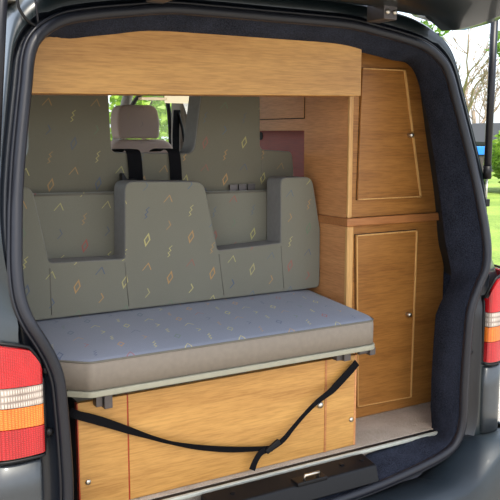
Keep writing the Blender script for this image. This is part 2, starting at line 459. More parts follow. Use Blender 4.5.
nrm = []
for i in range(N):
    t = (inner[(i+1) % N]-inner[i-1]).normalized(); nrm.append(Vector((-t.z, 0, t.x)) * (1 if (Vector((-t.z, 0, t.x)).dot(inner[i]-Vector((0, 0, 1.1)))) > 0 else -1))
def ring(off, dy, offb=None, dyb=None):
    out = []
    for i in range(N):
        p = inner[i]; n = nrm[i]; o = off(n) if callable(off) else off; d = dy(n) if callable(dy) else dy
        q = p + n*o; q.y = lean(p.z) + d
        if d > .05 and abs(q.x) > .735 and p.z > .9: q.x -= (1 if q.x > 0 else -1)*min(1, d/.14)*(abs(q.x)-.735)*.75
        if d > .05 and n.z < -.1 and abs(n.x) > .05:
            w = (2*abs(n.x)*abs(n.z))**1.3*min(1, d/.13); q.x += (1 if n.x > 0 else -1)*.030*w; q.z -= .026*w
        out.append(q)
    return out
def wt(n): return max(0, n.z)**5, max(0, -n.z)**3
def ins(n):
    a, b = wt(n); return -(.055*a + .045*b + .006*max(0, 1-a-b))
def insy(n):
    a, b = wt(n); return .085*a + .115*b + .148*max(0, 1-a-b)
van = thing('camper_van', 'dark green camper van seen from its open back', 'van', (0, 0, 0))
# rubber seal round the opening
b = B(); tube(b, ring(0, -.004), .0145, 12, closed=True); obj('door_seal', b, RUBBER, van, smooth=True)
# flange lip beside the seal
b = B(); loft(b, [ring(.010, .002), ring(.017, -.008), ring(.021, -.006), ring(.022, .004)]); obj('seal_lip', b, SATIN, van, smooth=True)
# gutter + outer skin
def outr(f, dy, grow=0):
    out = []
    for i in range(N):
        p = inner[i]+nrm[i]*.07; q = outer[i]
        if f <= 1:
            r_ = p.lerp(q, f); r_.y = lean(inner[i].z)*(1-f*.0) + dy
        else: r_ = q.copy(); r_.y = lean(inner[i].z)+dy
        c = Vector((0, 0, 1.05)); 
        r_.x += grow*(1 if r_.x > 0 else -1)*min(1, abs(r_.x)*2)
        out.append(r_)
    return out
# below the belt the skin stands further out than above it
def gring(o, d): 
    out = []
    for i in range(N):
        p = inner[i]; n = nrm[i]
        low = 1 if p.z < .97 else max(0, 1-(p.z-.97)/.09)
        k = (.5+.5*low-.27*(1-low)*math.exp(-((p.z-1.12)/.12)**2))*(1 if abs(n.x) > .5 else .8)
        q = p+n*o*k; q.y = lean(p.z)+d; out.append(q)
    return out
b = B()
loft(b, [gring(.016, .006), gring(.030, .034), gring(.058, .036), gring(.074, .010), gring(.080, .004)]); obj('rain_gutter', b, JAMB, van, smooth=True)
b = B()
g1 = gring(.080, .004)
def mixr(f, dy):
    out = []
    for i in range(N):
        q = g1[i].lerp(outer[i], f); z_ = inner[i].z; up = math.exp(-((z_-1.13)/.13)**2) if z_ > 1.0 else 0; q.y = lean(z_) + dy + .042*up*(1.6-f); out.append(q)
    return out
loft(b, [g1, mixr(.55, .002), mixr(.8, .026), mixr(.94, .072), mixr(1, .13), [Vector((q.x*1.028, q.y+.15, q.z)) for q in mixr(1, .13)],
         [Vector((q.x*1.038, .50, q.z)) for q in mixr(1, .13)]])
e_ = [Vector((q.x*1.038, .50, q.z)) for q in mixr(1, .13)]; gl_ = []
for i in range(N):
    p_, q_ = e_[i], e_[(i+1) % N]
    side = abs(p_.x) > .5 and 1.13 < (p_.z+q_.z)/2 < 1.72
    ys_ = [.50, 2.40] if not (side and p_.x > 0) else [.50, 1.60, 2.40]  # unseen right-hand pane, added to light the front headrest
    for ya_, yb_ in zip(ys_, ys_[1:]):
        vs = [Vector((p_.x, ya_, p_.z)), Vector((q_.x, ya_, q_.z)), Vector((q_.x, yb_, q_.z)), Vector((p_.x, yb_, p_.z))]
        if side and not (p_.x > 0 and yb_ < 2): gl_.append(vs)
        else: b.faces.new([b.verts.new(v) for v in vs])

bmesh.ops.remove_doubles(b, verts=b.verts[:], dist=.0005); obj('body_shell', b, PAINT, van, smooth=True)
for s in (-1, 1):
    bg_ = B()
    for vs in gl_:
        if vs[0].x*s > 0: bg_.faces.new([bg_.verts.new(v) for v in vs])
    bmesh.ops.remove_doubles(bg_, verts=bg_.verts[:], dist=.0005); obj('side_window', bg_, GLASS, van, smooth=True)
# carpeted return inside the seal
b = B(); loft(b, [ring(-.004, .006), ring(-.010, .022), ring(lambda n: ins(n)*.6, lambda n: insy(n)*.55), ring(ins, insy), ring(lambda n: ins(n)+.03*(1 if abs(n.x) > .5 else 0), lambda n: insy(n)+.012)])
obj('carpet_lining', b, CARPET_DARK, van, smooth=True)
# black bolts on the left and right jambs
for s in (-1, 1):
    for z in (.925, .765):
        b = B(); lathe(b, (s*(.728 if z < .8 else .730), .018, z), (0, -1, 0), [(0, .011), (.008, .011), (.013, .007), (.014, .001)], 14); obj('grommet', b, BLACK, van, smooth=True)
# tail lamps
def ztop_base(s):           # s = distance from the inner edge of the lamp
    return .925 + .055*min(1, s/.035)**.6 + .03*min(1, s/.12)
def lamp(sgn):
    def ztop(s): return ztop_base(s) + (.022 if sgn > 0 else 0)
    e0_ = .747 if sgn < 0 else .785
    path = crom([(e0_, .012), (e0_+.004, -.014), (.82, -.020), (.862, -.010), (.895, .022), (.915, .075), (.926, .15), (.930, .21)], 5)
    ss = [0]
    for a, c in zip(path, path[1:]): ss.append(ss[-1]+(c-a).length)
    def band(f0, f1, sp):
        bm = B(); loops = []
        for p, s in zip(path, ss):
            zt = ztop(max(0, s-.02)); zb = .722; col = []
            if f0 == 'top': lo, hi = .900 + .03*s, zt
            else: lo, hi = f0+.03*s*sp[0], f1+.03*s*sp[1]
            lo = min(lo, zt-.002); hi = min(hi, zt)
            for k in range(5): col.append(Vector((sgn*p[0], p[1], lo+(hi-lo)*k/4)))
            loops.append(col)
        loft(bm, loops, closed=False); return bm
    top = obj('tail_lamp', band('top', 0, 0), LENS_RED, van, solid=.02, smooth=False,
              label='red, clear and amber tail lamp cluster on the %s of the opening' % ('left' if sgn < 0 else 'right'))
    for nm, m, a, c, sp in (('reversing_lens', LENS_CLR, .8495, .898, (1, 1)), ('indicator_lens', LENS_AMB, .797, .8475, (1, 1)), ('stop_lens', LENS_RED2, .726, .795, (0, 1))):
        obj(nm, band(a, c, sp), m, top, solid=.02)
    # dark surround
    bm = B(); e = []
    for p, s in zip(path, ss): e.append(Vector((sgn*p[0], p[1]+.012, ztop(max(0, s-.02))+.006)))
    pts = [Vector((sgn*(e0_-.006), .012, .718)), Vector((sgn*(e0_-.006), .004, .80)), Vector((sgn*(e0_-.006), .006, .905 if sgn < 0 else .93))] + e[1:]
    tube(bm, pts, .0045, 8); pts = [Vector((sgn*p[0], p[1]+.006, .717)) for p in path]
    tube(bm, pts, .0045, 8); obj('lamp_surround', bm, BLACK, top, smooth=True)
lamp(-1); lamp(1)
# lower quarter panel skins: proud of the shell under each lamp
for s in (-1, 1):
    path = crom([(.752 if s < 0 else .782, .018), (.760 if s < 0 else .788, -.006), (.82, -.010), (.862, -.002), (.893, .03), (.915, .085), (.922, .16), (.925, .25)], 4)
    b = B(); loft(b, [[Vector((s*p[0], p[1], z)) for z in (.47, .55, .63, .705)] for p in path], closed=False)
    obj('corner_panel', b, CORNER, van, smooth=True, solid=.012)
# bumper
def bump_prof():
    path = [(-.965, .42), (-.965, .16), (-.955, .03), (-.915, -.05), (-.83, -.095), (-.6, -.122), (-.3, -.135), (0, -.14), (.3, -.135), (.6, -.122), (.83, -.095), (.915, -.05), (.955, .03), (.965, .16), (.965, .42)]
    return crom(path, 4)
bp = bump_prof(); rows = []
for p in bp:
    ax = abs(p[0]); w = max(0, min(1, (ax-.60)/.22)); w = w*w*(3-2*w)
    ztp = .352 + .105*w                                   # the bumper rises to the lamps at both ends
    inn = Vector((max(-.80, min(.80, p[0]*.86)), max(.02, p[1]*.4+.03) if ax < .94 else p[1], 0))
    if ax >= .94: inn = Vector((p[0]*.97, p[1]+.0, 0))
    rows.append([Vector((inn[0], inn[1], ztp+.008)), Vector((p[0]*.985, inn[1]*.35+p[1]*.65+.0, ztp+.004)), Vector((p[0]*.998, p[1]+.008, ztp-.006)), Vector((p[0], p[1], ztp-.024)),
                 Vector((p[0]*1.004, p[1]-.004, ztp-.09)), Vector((p[0]*.995, p[1]+.004, .16)), Vector((p[0]*.97, p[1]+.05, .10))])
b = B(); loft(b, rows, closed=False); obj('bumper', b, BUMPERM, van, smooth=True, solid=.01)
# slanted red reflector in the bumper
p = at(485, 502, y=-.09)
b = B(); prism(b, [(p.x-.05, p.z-.03), (p.x+.03, p.z-.03), (p.x+.035, p.z+.018), (p.x-.05, p.z+.012)], 1, -.103, -.06); obj('bumper_reflector', b, LENS_RED, van, bevel=.003)
# sill: threshold strip and striker cover
b = B(); prism(b, [(.103, .448), (.112, .453), (.112, .4615), (.103, .459)], 0, -.685, .684); obj('threshold_strip', b, STEEL, van, bevel=.002)
b = B(); box(b, -.685, .684, .112, .134, .450, .4580); obj('threshold_rubber', b, BLACK, van)
b = B()
prism(b, [(-.005, .395), (.012, .448), (.088, .462), (.092, .40)], 0, -.27, .33); cov = obj('striker_cover', b, BLACK, van, bevel=.006)
b = B(); box(b, .02, .13, .006, .05, .4445, .4575); obj('striker_recess', b, BLACK, cov, bevel=.003)
b = B(); tube(b, [(.05, .02, .45), (.05, .012, .475), (.10, .012, .475), (.10, .02, .45)], .005, 8); obj('striker_loop', b, CHROME, cov, smooth=True)
for xx in (-.18, .22, .30):
    b = B(); lathe(b, (xx, .055, .455), (0, -.2, 1), [(0, .008), (.004, .008), (.005, .002)], 12); obj('cover_screw', b, BLACK, cov)
# interior shell
b = B(); box(b, -.80, .932, .134, 3.6, .40, .46); obj('floor', b, CARPET_BEIGE, kind='structure')
b = B(); box(b, -.86, -.80, .24, 2.4, .46, 1.15); prism(b, [(-.845, 1.15), (-.80, 1.15), (-.72, 1.84), (-.74, 1.84)], 1, .30, .50); prism(b, [(-.765, 1.70), (-.735, 1.70), (-.72, 1.84), (-.74, 1.84)], 1, .50, 2.4); obj('wall_left', b, CARPET_GREY, kind='structure')
b = B(); box(b, .933, .941, .30, 2.4, .46, 1.14); prism(b, [(.933, 1.14), (.80, 1.86), (.812, 1.86), (.941, 1.14)], 1, .30, 1.6); obj('wall_right', b, CARPET_DARK, kind='structure')
b = B(); box(b, -.74, .74, .27, 2.42, 1.845, 1.87); obj('ceiling', b, CARPET_GREY, kind='structure')

# ------------------------------------------------------------------ tailgate (open, above)
tg = obj('tailgate', (lambda bm: (loft(bm, [[Vector((s*w, y, z)) for (w, z) in sec] for y, sec in []], False), bm)[1])(B()), PAINT, van) if False else None
lip = [at(300, 1, y=.10), at(340, 8, y=.10), at(380, 17, y=.10), at(410, 25, y=.10), at(430, 29.5, y=.10), at(445, 31, y=.10)]
xr = lip[-1].x; zr = lip[-1].z
b = B()
def sec(y, zlow, wide, drop):
    # cross-section of the tailgate inner frame: thick rim at the sides, panel between
    return [(-wide, zlow), (-wide*.93, zlow-.004), (-wide*.82, zlow+.035), (-wide*.5, zlow+.05), (0, zlow+.055), (wide*.5, zlow+.05), (wide*.82, zlow+.035), (wide*.93, zlow-.004), (wide, zlow),
            (wide*1.01, zlow+.03), (wide*.97, zlow+.075), (wide*.8, zlow+.095), (0, zlow+.12), (-wide*.8, zlow+.095), (-wide*.97, zlow+.075), (-wide*1.01, zlow+.03)]
secs = []
for y, zl, w in ((.22, zr+.062, xr*1.03), (.14, zr+.035, xr*1.045), (.10, zr+.004, xr*1.05), (.05, zr, xr*1.06), (-.02, zr+.012, xr*1.10), (-.1, zr+.03, xr*1.12), (-.5, zr+.105, xr*1.18), (-.9, zr+.17, xr*1.16), (-1.12, zr+.20, xr*.98), (-1.17, zr+.22, xr*.9)):
    secs.append([Vector((x, y, z)) for x, z in sec(y, zl, w, 0)])
loft(b, secs); b.faces.new([b.verts[:][i] for i in range(16)]) if False else None
b.verts.ensure_lookup_table(); n_ = len(secs[0])
b.faces.new([b.verts[i] for i in range(n_)]); b.faces.new([b.verts[len(b.verts)-n_+i] for i in range(n_)][::-1])
tg = obj('tailgate', b, PAINT, van, smooth=True, label='open dark green tailgate overhead')
b = B(); box(b, -.5, .5, -1.02, -.42, zr+.13, zr+.15); obj('inner_trim', b, SATIN, tg, bevel=.01)
# hinges
hx = at(391, 12, y=.045).x; hz_ = at(391, 12, y=.045).z
for s in (-1, 1):
    b = B(); box(b, s*hx-.026, s*hx+.026, .045, .13, hz_-.022, hz_+.03); h = obj('hinge', b, BRACKET, van, bevel=.004)
    for dx in (-.014, .014):
        b = B(); lathe(b, (s*hx+dx, .045, hz_), (0, -1, 0), [(0, .008), (.004, .008), (.007, .004)], 10); obj('hinge_bolt', b, CHROME, h, smooth=True)
# gas struts
for s in (-1, 1):
    a = at(485.5, 203, x=.83) if s > 0 else Vector((-.842, .085, 1.27))
    m_ = at(487, 177, x=.83) if s > 0 else Vector((-.825, .07, 1.36))
    t_ = at(495, 10, x=.80) if s > 0 else Vector((-.805, -.055, 1.915))
    b = B(); tube(b, [m_, t_], .0125 if s > 0 else .0125, 14); st = obj('gas_strut', b, SATIN, van, smooth=True, label='black gas strut holding the tailgate on the %s' % ('right' if s > 0 else 'left'))
    b = B(); tube(b, [a, m_ + (t_-m_)*.02], .0045, 10); obj('piston_rod', b, STEEL, st, smooth=True)
    b = B(); tube(b, [m_-(t_-m_)*.01, m_+(t_-m_)*.07], .0145, 14); obj('strut_collar', b, BLACK, st, smooth=True)
    b = B(); box(b, a.x-.012, a.x+.012, a.y-.01, a.y+.02, a.z-.012, a.z+.014); obj('strut_mount', b, BLACK, st, bevel=.003)
# wiring in the left gutter
b = B(); tube(b, crom([at(17, -4, y=.14), at(19, 8, y=.14), at(27, 20, y=.14), at(37, 27, y=.15)], 6), .004, 8); obj('wiring_sleeve', b, BLACK, van, smooth=True)
b = B(); tube(b, crom([at(34, -4, y=.13), at(36.5, 8, y=.13), at(38, 22, y=.14)], 6), .0028, 8); obj('washer_hose', b, RUBBER, van, smooth=True)

# ------------------------------------------------------------------ cab
CY = .36
b = B(); box(b, -.72, .72, 2.42, 2.64+CY, 1.83, 1.86); obj('ceiling', b, CARPET_GREY, kind='structure')
b = B(); box(b, -.74, .74, 2.40, 2.68+CY, 1.861, 1.925); obj('cab_roof', b, PAINT, van, bevel=.03, seg=3)
for s in (-1, 1):
    b = B(); box(b, min(s*.84, s*.93), max(s*.84, s*.93), 2.1+CY, 3.3+CY, .46, 1.28); obj('cab_door', b, PALE, van, bevel=.01)
    b = B(); prism(b, [(2.03+CY, 1.20), (2.17+CY, 1.20), (2.14+CY, 1.84), (1.99+CY, 1.84)], 0, min(s*.78, s*.86), max(s*.78, s*.86)); obj('door_pillar', b, PALE, van, bevel=.02, seg=3)
    b = B(); tube(b, crom([(s*.84, 3.28+CY, 1.26), (s*.80, 3.05+CY, 1.50), (s*.76, 2.75+CY, 1.76), (s*.74, 2.6+CY, 1.85)], 6), .035, 10); obj('windscreen_pillar', b, PALE, van, smooth=True)
    b = B(); tube(b, crom([(s*.80, 2.18+CY, 1.35), (s*.79, 2.20+CY, 1.68), (s*.775, 2.3+CY, 1.765), (s*.77, 2.6+CY, 1.745), (s*.80, 2.95+CY, 1.56), (s*.835, 3.2+CY, 1.30)], 6), .014, 8); obj('window_rubber', b, BLACK, van, smooth=True)
    b = B(); loft(b, [[Vector((s*.865, 2.1+CY, 1.28)), Vector((s*.865, 3.3+CY, 1.28))], [Vector((s*.80, 2.1+CY, 1.84)), Vector((s*.80, 2.62+CY, 1.84))]], closed=False); obj('side_glass', b, GLASS, van)
b = B(); loft(b, [[Vector((-.86, 3.36+CY, 1.24)), Vector((.86, 3.36+CY, 1.24))], [Vector((-.76, 2.68+CY, 1.86)), Vector((.76, 2.68+CY, 1.86))]], closed=False); obj('windscreen', b, GLASS, van)
b = B(); box(b, -.82, .82, 2.95+CY, 3.5+CY, .9, 1.22); obj('dashboard', b, SATIN, van, bevel=.04, seg=3)
b = B(); prism(b, [(3.3+CY, 0.3), (4.3+CY, .3), (4.3+CY, .95), (3.45+CY, 1.18), (3.3+CY, 1.2)], 0, -.92, .92); obj('bonnet', b, PAINT, van, bevel=.08, seg=4)
GLOWM, nt_, b_ = new_mat('glowing_cream'); b_.inputs['Base Color'].default_value = (*srgb(240, 228, 190), 1); b_.inputs['Emission Color'].default_value = (1, .86, .58, 1); b_.inputs['Emission Strength'].default_value = .75  # back-lit look of the cream panel, put in as emission
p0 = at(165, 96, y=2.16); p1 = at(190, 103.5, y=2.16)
b = B(); box(b, p0.x, p1.x, 2.155, 2.17, p1.z, 1.843); tag(obj('cream_panel', b, GLOWM, bevel=.004), 'cream panel with added glow hanging from the roof just behind the front headrest', 'panel')
# front passenger seat
YS = 2.26
hx0, hx1 = at(115, 120, y=YS).x, at(158.5, 120, y=YS).x
hz0, hz1 = at(135, 138.5, y=YS).z, at(135, 105, y=YS).z
fs = thing('front_seat', 'taupe front passenger seat with headrest seen through the gap in the cushions', 'seat', ((hx0+hx1)/2, YS, .46))
cx = (hx0+hx1)/2
sx0, sx1 = at(110, 150, y=YS).x, at(174, 150, y=YS).x
zs = at(140, 139.5, y=YS).z
prof = rounded([(sx0-.01, .95), (sx0, zs), (sx1, zs), (sx1+.01, .95)], [0, .09, .09, 0])
b = B(); prism(b, prof, 1, YS-.02, YS+.13); obj('backrest', b, FAB_TAUPE, fs, bevel=.03, seg=4)
b = B(); box(b, cx-.25, cx+.25, YS+.05, YS+.55, .80, .95); obj('seat', b, FAB_TAUPE, fs, bevel=.03, seg=3)
b = B(); box(b, cx-.2, cx+.2, YS+.1, YS+.5, .46, .80); obj('seat_base', b, SATIN, fs, bevel=.02)
prof = rounded([(hx0+.012, hz0), (hx0, (hz0+hz1)/2), (hx0+.016, hz1), (hx1-.022, hz1), (hx1, (hz0+hz1)/2), (hx1-.008, hz0)], [.02, .05, .045, .045, .05, .02])
b = B(); prism(b, prof, 1, YS-.03, YS+.09); hr = obj('headrest', b, FAB_TAUPE, fs, bevel=.03, seg=5)
for dx in (-.06, .06):
    b = B(); tube(b, [(cx+dx, YS+.03, zs-.06), (cx+dx, YS+.03, hz0+.03)], .006, 8); obj('headrest_post', b, CHROME, hr, smooth=True)
# cab seat belt on the door pillar
b = B(); pts = crom([at(177, 110, y=2.335), at(176, 128, y=2.33), at(176, 160, y=2.32)], 5)
ribbon(b, pts, [Vector((.024, .008, 0))]*len(pts)); sb = obj('cab_seat_belt', b, WEB)
tag(sb, 'black cab seat belt hanging on the pale door pillar behind the front seat', 'seat belt')
b = B(); pts = crom([at(178, 112, y=2.34), at(182, 128, y=2.33), at(184, 142, y=2.325)], 4)
tube(b, pts, .008, 8); c_ = obj('belt_guide', b, BLACK, sb, smooth=True)

# ------------------------------------------------------------------ cabinets on the right
XS = .459; YC = .355
def face_poly(pts, y): return [(at(px, py, y=y).x, at(px, py, y=y).z) for px, py in pts]
def knob(parent, px, py, y, r=.010):
    p = at(px, py, y=y); b = B()
    lathe(b, (p.x, y+.004, p.z), (0, -1, 0), [(0, r*.75), (.006, r*.7), (.012, r), (.02, r*1.0), (.026, r*.6), (.0265, .001)], 16)
    return obj('knob', b, CHROME, parent, smooth=True)
zl = at(350, 218, y=YC).z                      # top of ledge
lo = thing('lower_cabinet', 'lower oak cabinet with knobbed door right of the bench seat', 'cabinet', (.66, .6, .46))
b = B(); prism(b, [(XS+.001, .461), (.927, .461), (.929, zl-.031), (XS+.001, zl-.031)], 1, YC, 1.08); obj('carcass', b, OAK_SHADE, lo, bevel=.002)
b = B(); box(b, XS-.012, .931, YC-.014, 1.08, zl-.03, zl); obj('worktop', b, OAK_LEDGE, lo, bevel=.004)
b = B(); box(b, XS-.003, XS+.024, YC-.004, YC+.012, .462, zl-.03); obj('corner_post', b, OAK_EDGE, lo, bevel=.003)
b = B(); box(b, XS-.002, XS, YC+.012, 1.08, .462, zl-.031); obj('side_panel', b, OAK_Y, lo)
def door(parent, poly, trims, kn, y=YC):
    """poly px corners: tl, tr, br, bl"""
    q = face_poly(poly, y-.008); q3 = [Vector((x, 0, z)) for x, z in q]; c = sum(q3, Vector())/4
    gp = [(v.x+(v.x-c.x)*.012, v.z+(v.z-c.z)*.006) for v in q3]
    b = B(); prism(b, gp, 1, y-.0015, y+.002); obj('door_gap', b, DARKTRIM, parent)
    b = B(); prism(b, q, 1, y-.010, y+.001); d = obj('door', b, OAK_SHADE, parent, bevel=.002)
    for k in range(4):
        if k not in trims: continue
        a, e = Vector((q[k][0], y-.010, q[k][1])), Vector((q[(k+1) % 4][0], y-.010, q[(k+1) % 4][1]))
        w = trims[k]; t = (e-a).normalized(); n = Vector((t.z, 0, -t.x)); 
        if n.dot(Vector((c.x, a.y, c.z))-a) < 0: n = -n
        b = B(); vs = [a, e, e+n*w, a+n*w]
        V = [b.verts.new(v+Vector((0, dy, 0))) for dy in (-.003, .002) for v in vs]
        for f in ((0,1,2,3), (7,6,5,4), (0,4,5,1), (1,5,6,2), (2,6,7,3), (3,7,4,0)): b.faces.new([V[i] for i in f])
        obj('edge_trim', b, OAK_EDGE, d)
    knob(d, *kn, y-.012)
    return d
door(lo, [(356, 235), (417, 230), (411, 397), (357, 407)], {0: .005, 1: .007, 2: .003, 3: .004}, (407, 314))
zt = 1.80
y1 = at(305, 130, x=XS).y
up = thing('upper_cabinet', 'upper oak cabinet with slanted door and knob standing on the ledge', 'cabinet', (.66, .6, zl))
b = B(); prism(b, [(XS+.016, zl+.001), (.914, zl+.001), (.878, 1.42), (.815, 1.60), (.76, 1.74), (.70, 1.79), (XS+.016, 1.80)], 1, YC, y1-.02); obj('carcass', b, OAK_SHADE, up, bevel=.002)
b = B(); box(b, XS-.003, XS+.015, YC-.004, YC+.0075, zl, zt); obj('corner_post', b, OAK_EDGE, up, bevel=.003)
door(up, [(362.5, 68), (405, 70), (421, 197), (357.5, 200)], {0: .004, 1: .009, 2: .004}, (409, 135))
# side panel with hatch and open locker
y1 = at(305, 130, x=XS).y; z1 = at(305, 130.5, x=XS).z; y2 = 1.55
sd = thing('galley_cabinet', 'oak side cabinet with flush hatch above an open reddish locker', 'cabinet', (.66, 1.1, zl))
b = B()
box(b, XS-.003, XS+.015, YC+.008, y1, zl, zt)          # solid part
box(b, XS-.003, XS+.015, y1, y2, z1, zt)               # over the opening
obj('side_panel', b, OAK_Y, sd)
b = B(); box(b, XS+.02, .84, y1-.015, y1, zl, 1.52); obj('locker_end', b, RED_WOOD, sd)
b = B(); box(b, .60, .615, y1, y2, zl, z1+.02); box(b, XS+.015, .60, y1, y2, zl-.0, zl+.012); box(b, XS+.015, .60, y1, y2, z1+.002, z1+.015); bk = obj('locker_interior', b, RED_WOOD, sd)
p = at(261, 136, x=.60); b = B(); lathe(b, (.601, p.y, p.z), (-1, 0, 0), [(0, .018), (.003, .018)], 18); obj('cable_hole', b, BLACK, bk)
ha, hb = at(305, 118, x=XS-.004), at(261, 119, x=XS-.004)
b = B(); box(b, XS-.0045, XS-.0028, y1-.003, y2-.05, ha.z-.0025, 1.79); obj('hatch_gap', b, DARKTRIM, sd)
b = B(); box(b, XS-.0065, XS-.0035, y1, y2-.06, ha.z+.001, 1.78); ht = obj('hatch', b, OAK_Y, sd)
# valance
YV = .245
va = at(33, 93.5, y=YV); vb = at(361, 96, y=YV); vt = at(361, 50, y=YV)
val = thing('wooden_valance', 'broad pale oak valance board across the top of the opening', 'valance', (-.12, YV, va.z))
b = B(); prism(b, [(-.70, va.z), (vb.x, vb.z), (vb.x, vt.z+.03), (-.55, vt.z+.03), (-.72, vt.z), (-.72, vt.z-.06)], 1, YV, YV+.018); obj('front_board', b, OAK_X, val, bevel=.002)
b = B(); prism(b, [(-.70, va.z), (vb.x, vb.z), (vb.x, vb.z+.016), (-.70, va.z+.016)], 1, YV+.018, YV+.10); obj('bottom_board', b, OAK_LEDGE, val, bevel=.002)
p0, p1 = at(185, 94, z=va.z-.004), at(222, 94, z=va.z-.004)
b = B(); box(b, p0.x, p1.x, YV+.03, YV+.055, va.z-.008, va.z); tag(obj('strip_light', b, CREAM, bevel=.002), 'small cream strip light under the middle of the valance', 'light')

# ------------------------------------------------------------------ bench
# base box
YB = .155; zb = .462
base = thing('storage_locker', 'oak storage box front under the bench seat', 'storage box', (-.1, YB, .46))
xl, xa, xb, xr_ = at(79, 450, y=YB).x, at(128.5, 440, y=YB).x, at(325.5, 400, y=YB).x, at(356, 400, y=YB).x
ztop_b = .775
b = B(); box(b, xl, xa-.002, YB, YB+.016, zb, ztop_b); obj('end_panel', b, OAK_X, base, bevel=.0015)
b = B(); box(b, xa+.002, xb-.003, YB, YB+.016, zb, ztop_b); obj('locker_door', b, OAK_X, base, bevel=.0015)
b = B(); box(b, xb+.003, xr_-.007, YB, YB+.016, zb, ztop_b); obj('end_panel', b, OAK_X, base, bevel=.0015)
b = B(); box(b, xa-.003, xa+.003, YB+.002, YB+.014, zb, ztop_b); obj('panel_strip', b, RED_WOOD, base)
b = B(); box(b, xb-.004, xb+.004, YB-.002, YB+.014, zb, ztop_b); obj('panel_strip', b, OAK_LEDGE, base)
b = B(); box(b, xr_-.008, xr_, YB-.001, YB+.40, zb, ztop_b); obj('side_panel', b, OAK_Y, base, bevel=.001)
b = B(); box(b, xl-.003, xl, YB-.001, YB+.016, zb, ztop_b); obj('panel_edge', b, RED_WOOD, base)
b = B(); box(b, -.74, xl-.003, YB+.10, YB+.12, zb, ztop_b); box(b, xl-.003, xl+.004, YB+.016, YB+.12, zb, ztop_b); obj('recess_board', b, DARKTRIM, base)
for px, py, r in ((88, 482, .0085), (317, 403.5, .012), (352.5, 365, .009), (351, 419.5, .0085)):
    p = at(px, py, y=YB); b = B()
    lathe(b, (p.x, YB+.002, p.z), (0, -1, 0), [(0, r), (.004, r), (.007, r*.8), (.008, r*.3)] if r < .01 else [(0, r*.6), (.008, r*.6), (.012, r*.95), (.02, r), (.026, r*.7), (.028, .001)], 16)
    obj('stud' if r < .01 else 'knob', b, CHROME, base, smooth=True)

# seat cushion on its board
seat = thing('folding_bench', 'patterned grey folding bench with plain front edge and notched backrest', 'bench', (-.1, .3, .79))
YF = .10
xR = at(376.5, 330, y=YF).x; xL = at(90, 378, y=YF).x
zc0, zc1 = .822, .907
plan = [(xL, YF), (xR-.005, YF), (xR+.012, YF+.05), (.447, .60), (-.74, .60), (-.74, YF+.13)]
plan = rounded(plan, [.012, .03, .03, .01, .01, .03], 5)
def cushion(bm, plan, z0, z1f, z1b, crown=.012, inset=.012):
    ys = [p[1] for p in plan]; y0, y1 = min(ys), max(ys)
    c = Vector((sum(p[0] for p in plan)/len(plan), (y0+y1)/2))
    def zt_(p): return z1f + (z1b-z1f)*(p[1]-y0)/(y1-y0)
    loops = []
    loops.append([Vector((p[0], p[1], z0)) for p in plan])
    for k, (dz, io) in enumerate(((-.022, 0), (-.010, .002), (-.003, .007), (0, .015))):
        loops.append([Vector((p[0]-(p[0]-c.x)*io/.6, p[1]-(p[1]-c.y)*io/.25, zt_(p)+dz)) for p in plan])
    loops.append([Vector((c.x+(p[0]-c.x)*.8, c.y+(p[1]-c.y)*.75, zt_((0, c.y+(p[1]-c.y)*.75))+crown*.7)) for p in plan])
    rings = [[bm.verts.new(v) for v in l] for l in loops]; n = len(plan)
    for a, d in zip(rings, rings[1:]):
        for k in range(n): bm.faces.new([a[k], a[(k+1) % n], d[(k+1) % n], d[k]])
    bm.faces.new(rings[0][::-1]); bm.faces.new(rings[-1])
b = B(); cushion(b, plan, zc0, zc1, .922); cu = obj('seat_cushion', b, FAB_PLAIN, seat, smooth=True)
cu.data.materials.append(FAB_XY_SKY)
n = len(plan)
for p in cu.data.polygons:
    if p.center.z > .85 and abs(p.normal.z) > .5 and p.center.z > zc1-.012: p.material_index = 1
topring = [Vector((p[0]-(p[0]+.1)*.002/.6, p[1]-(p[1]-.35)*.002/.25, (zc1 + (.922-zc1)*(p[1]-YF)/.5)-.008)) for p in plan]
b = B(); tube(b, topring, .003, 6, closed=True); obj('piping', b, PIPING, cu, smooth=True)
plan2 = [(p[0]+.002 if p[0] > 0 else p[0], max(p[1]-.006, YF-.006)) for p in plan]
b = B(); prism(b, plan2, 2, .803, .820); obj('seat_board', b, BOARD, seat, bevel=.003)
def bracket(px0, py0, px1, py1, y, mat=BRACKET, dy=.05):
    a, c = at(px0, py0, y=y), at(px1, py1, y=y)
    b = B(); box(b, a.x, c.x, y, y+dy, c.z, max(.802, a.z)); return obj('hinge_bracket', b, mat, seat, bevel=.002)
bracket(96, 399, 103, 406.5, .125, dy=.028); bracket(104.5, 399, 113, 408, .115, dy=.038)
bracket(337, 352, 343.5, 360, .125, dy=.028); bracket(344.5, 352, 351, 360.5, .115, dy=.038); 
b = B(); p = at(371, 351, y=.13); box(b, p.x-.012, p.x+.012, .12, .145, p.z-.012, .802); tube(b, [(p.x-.05, .135, p.z), (p.x+.01, .135, p.z)], .008, 8); obj('corner_latch', b, BRACKET, seat, bevel=.002)

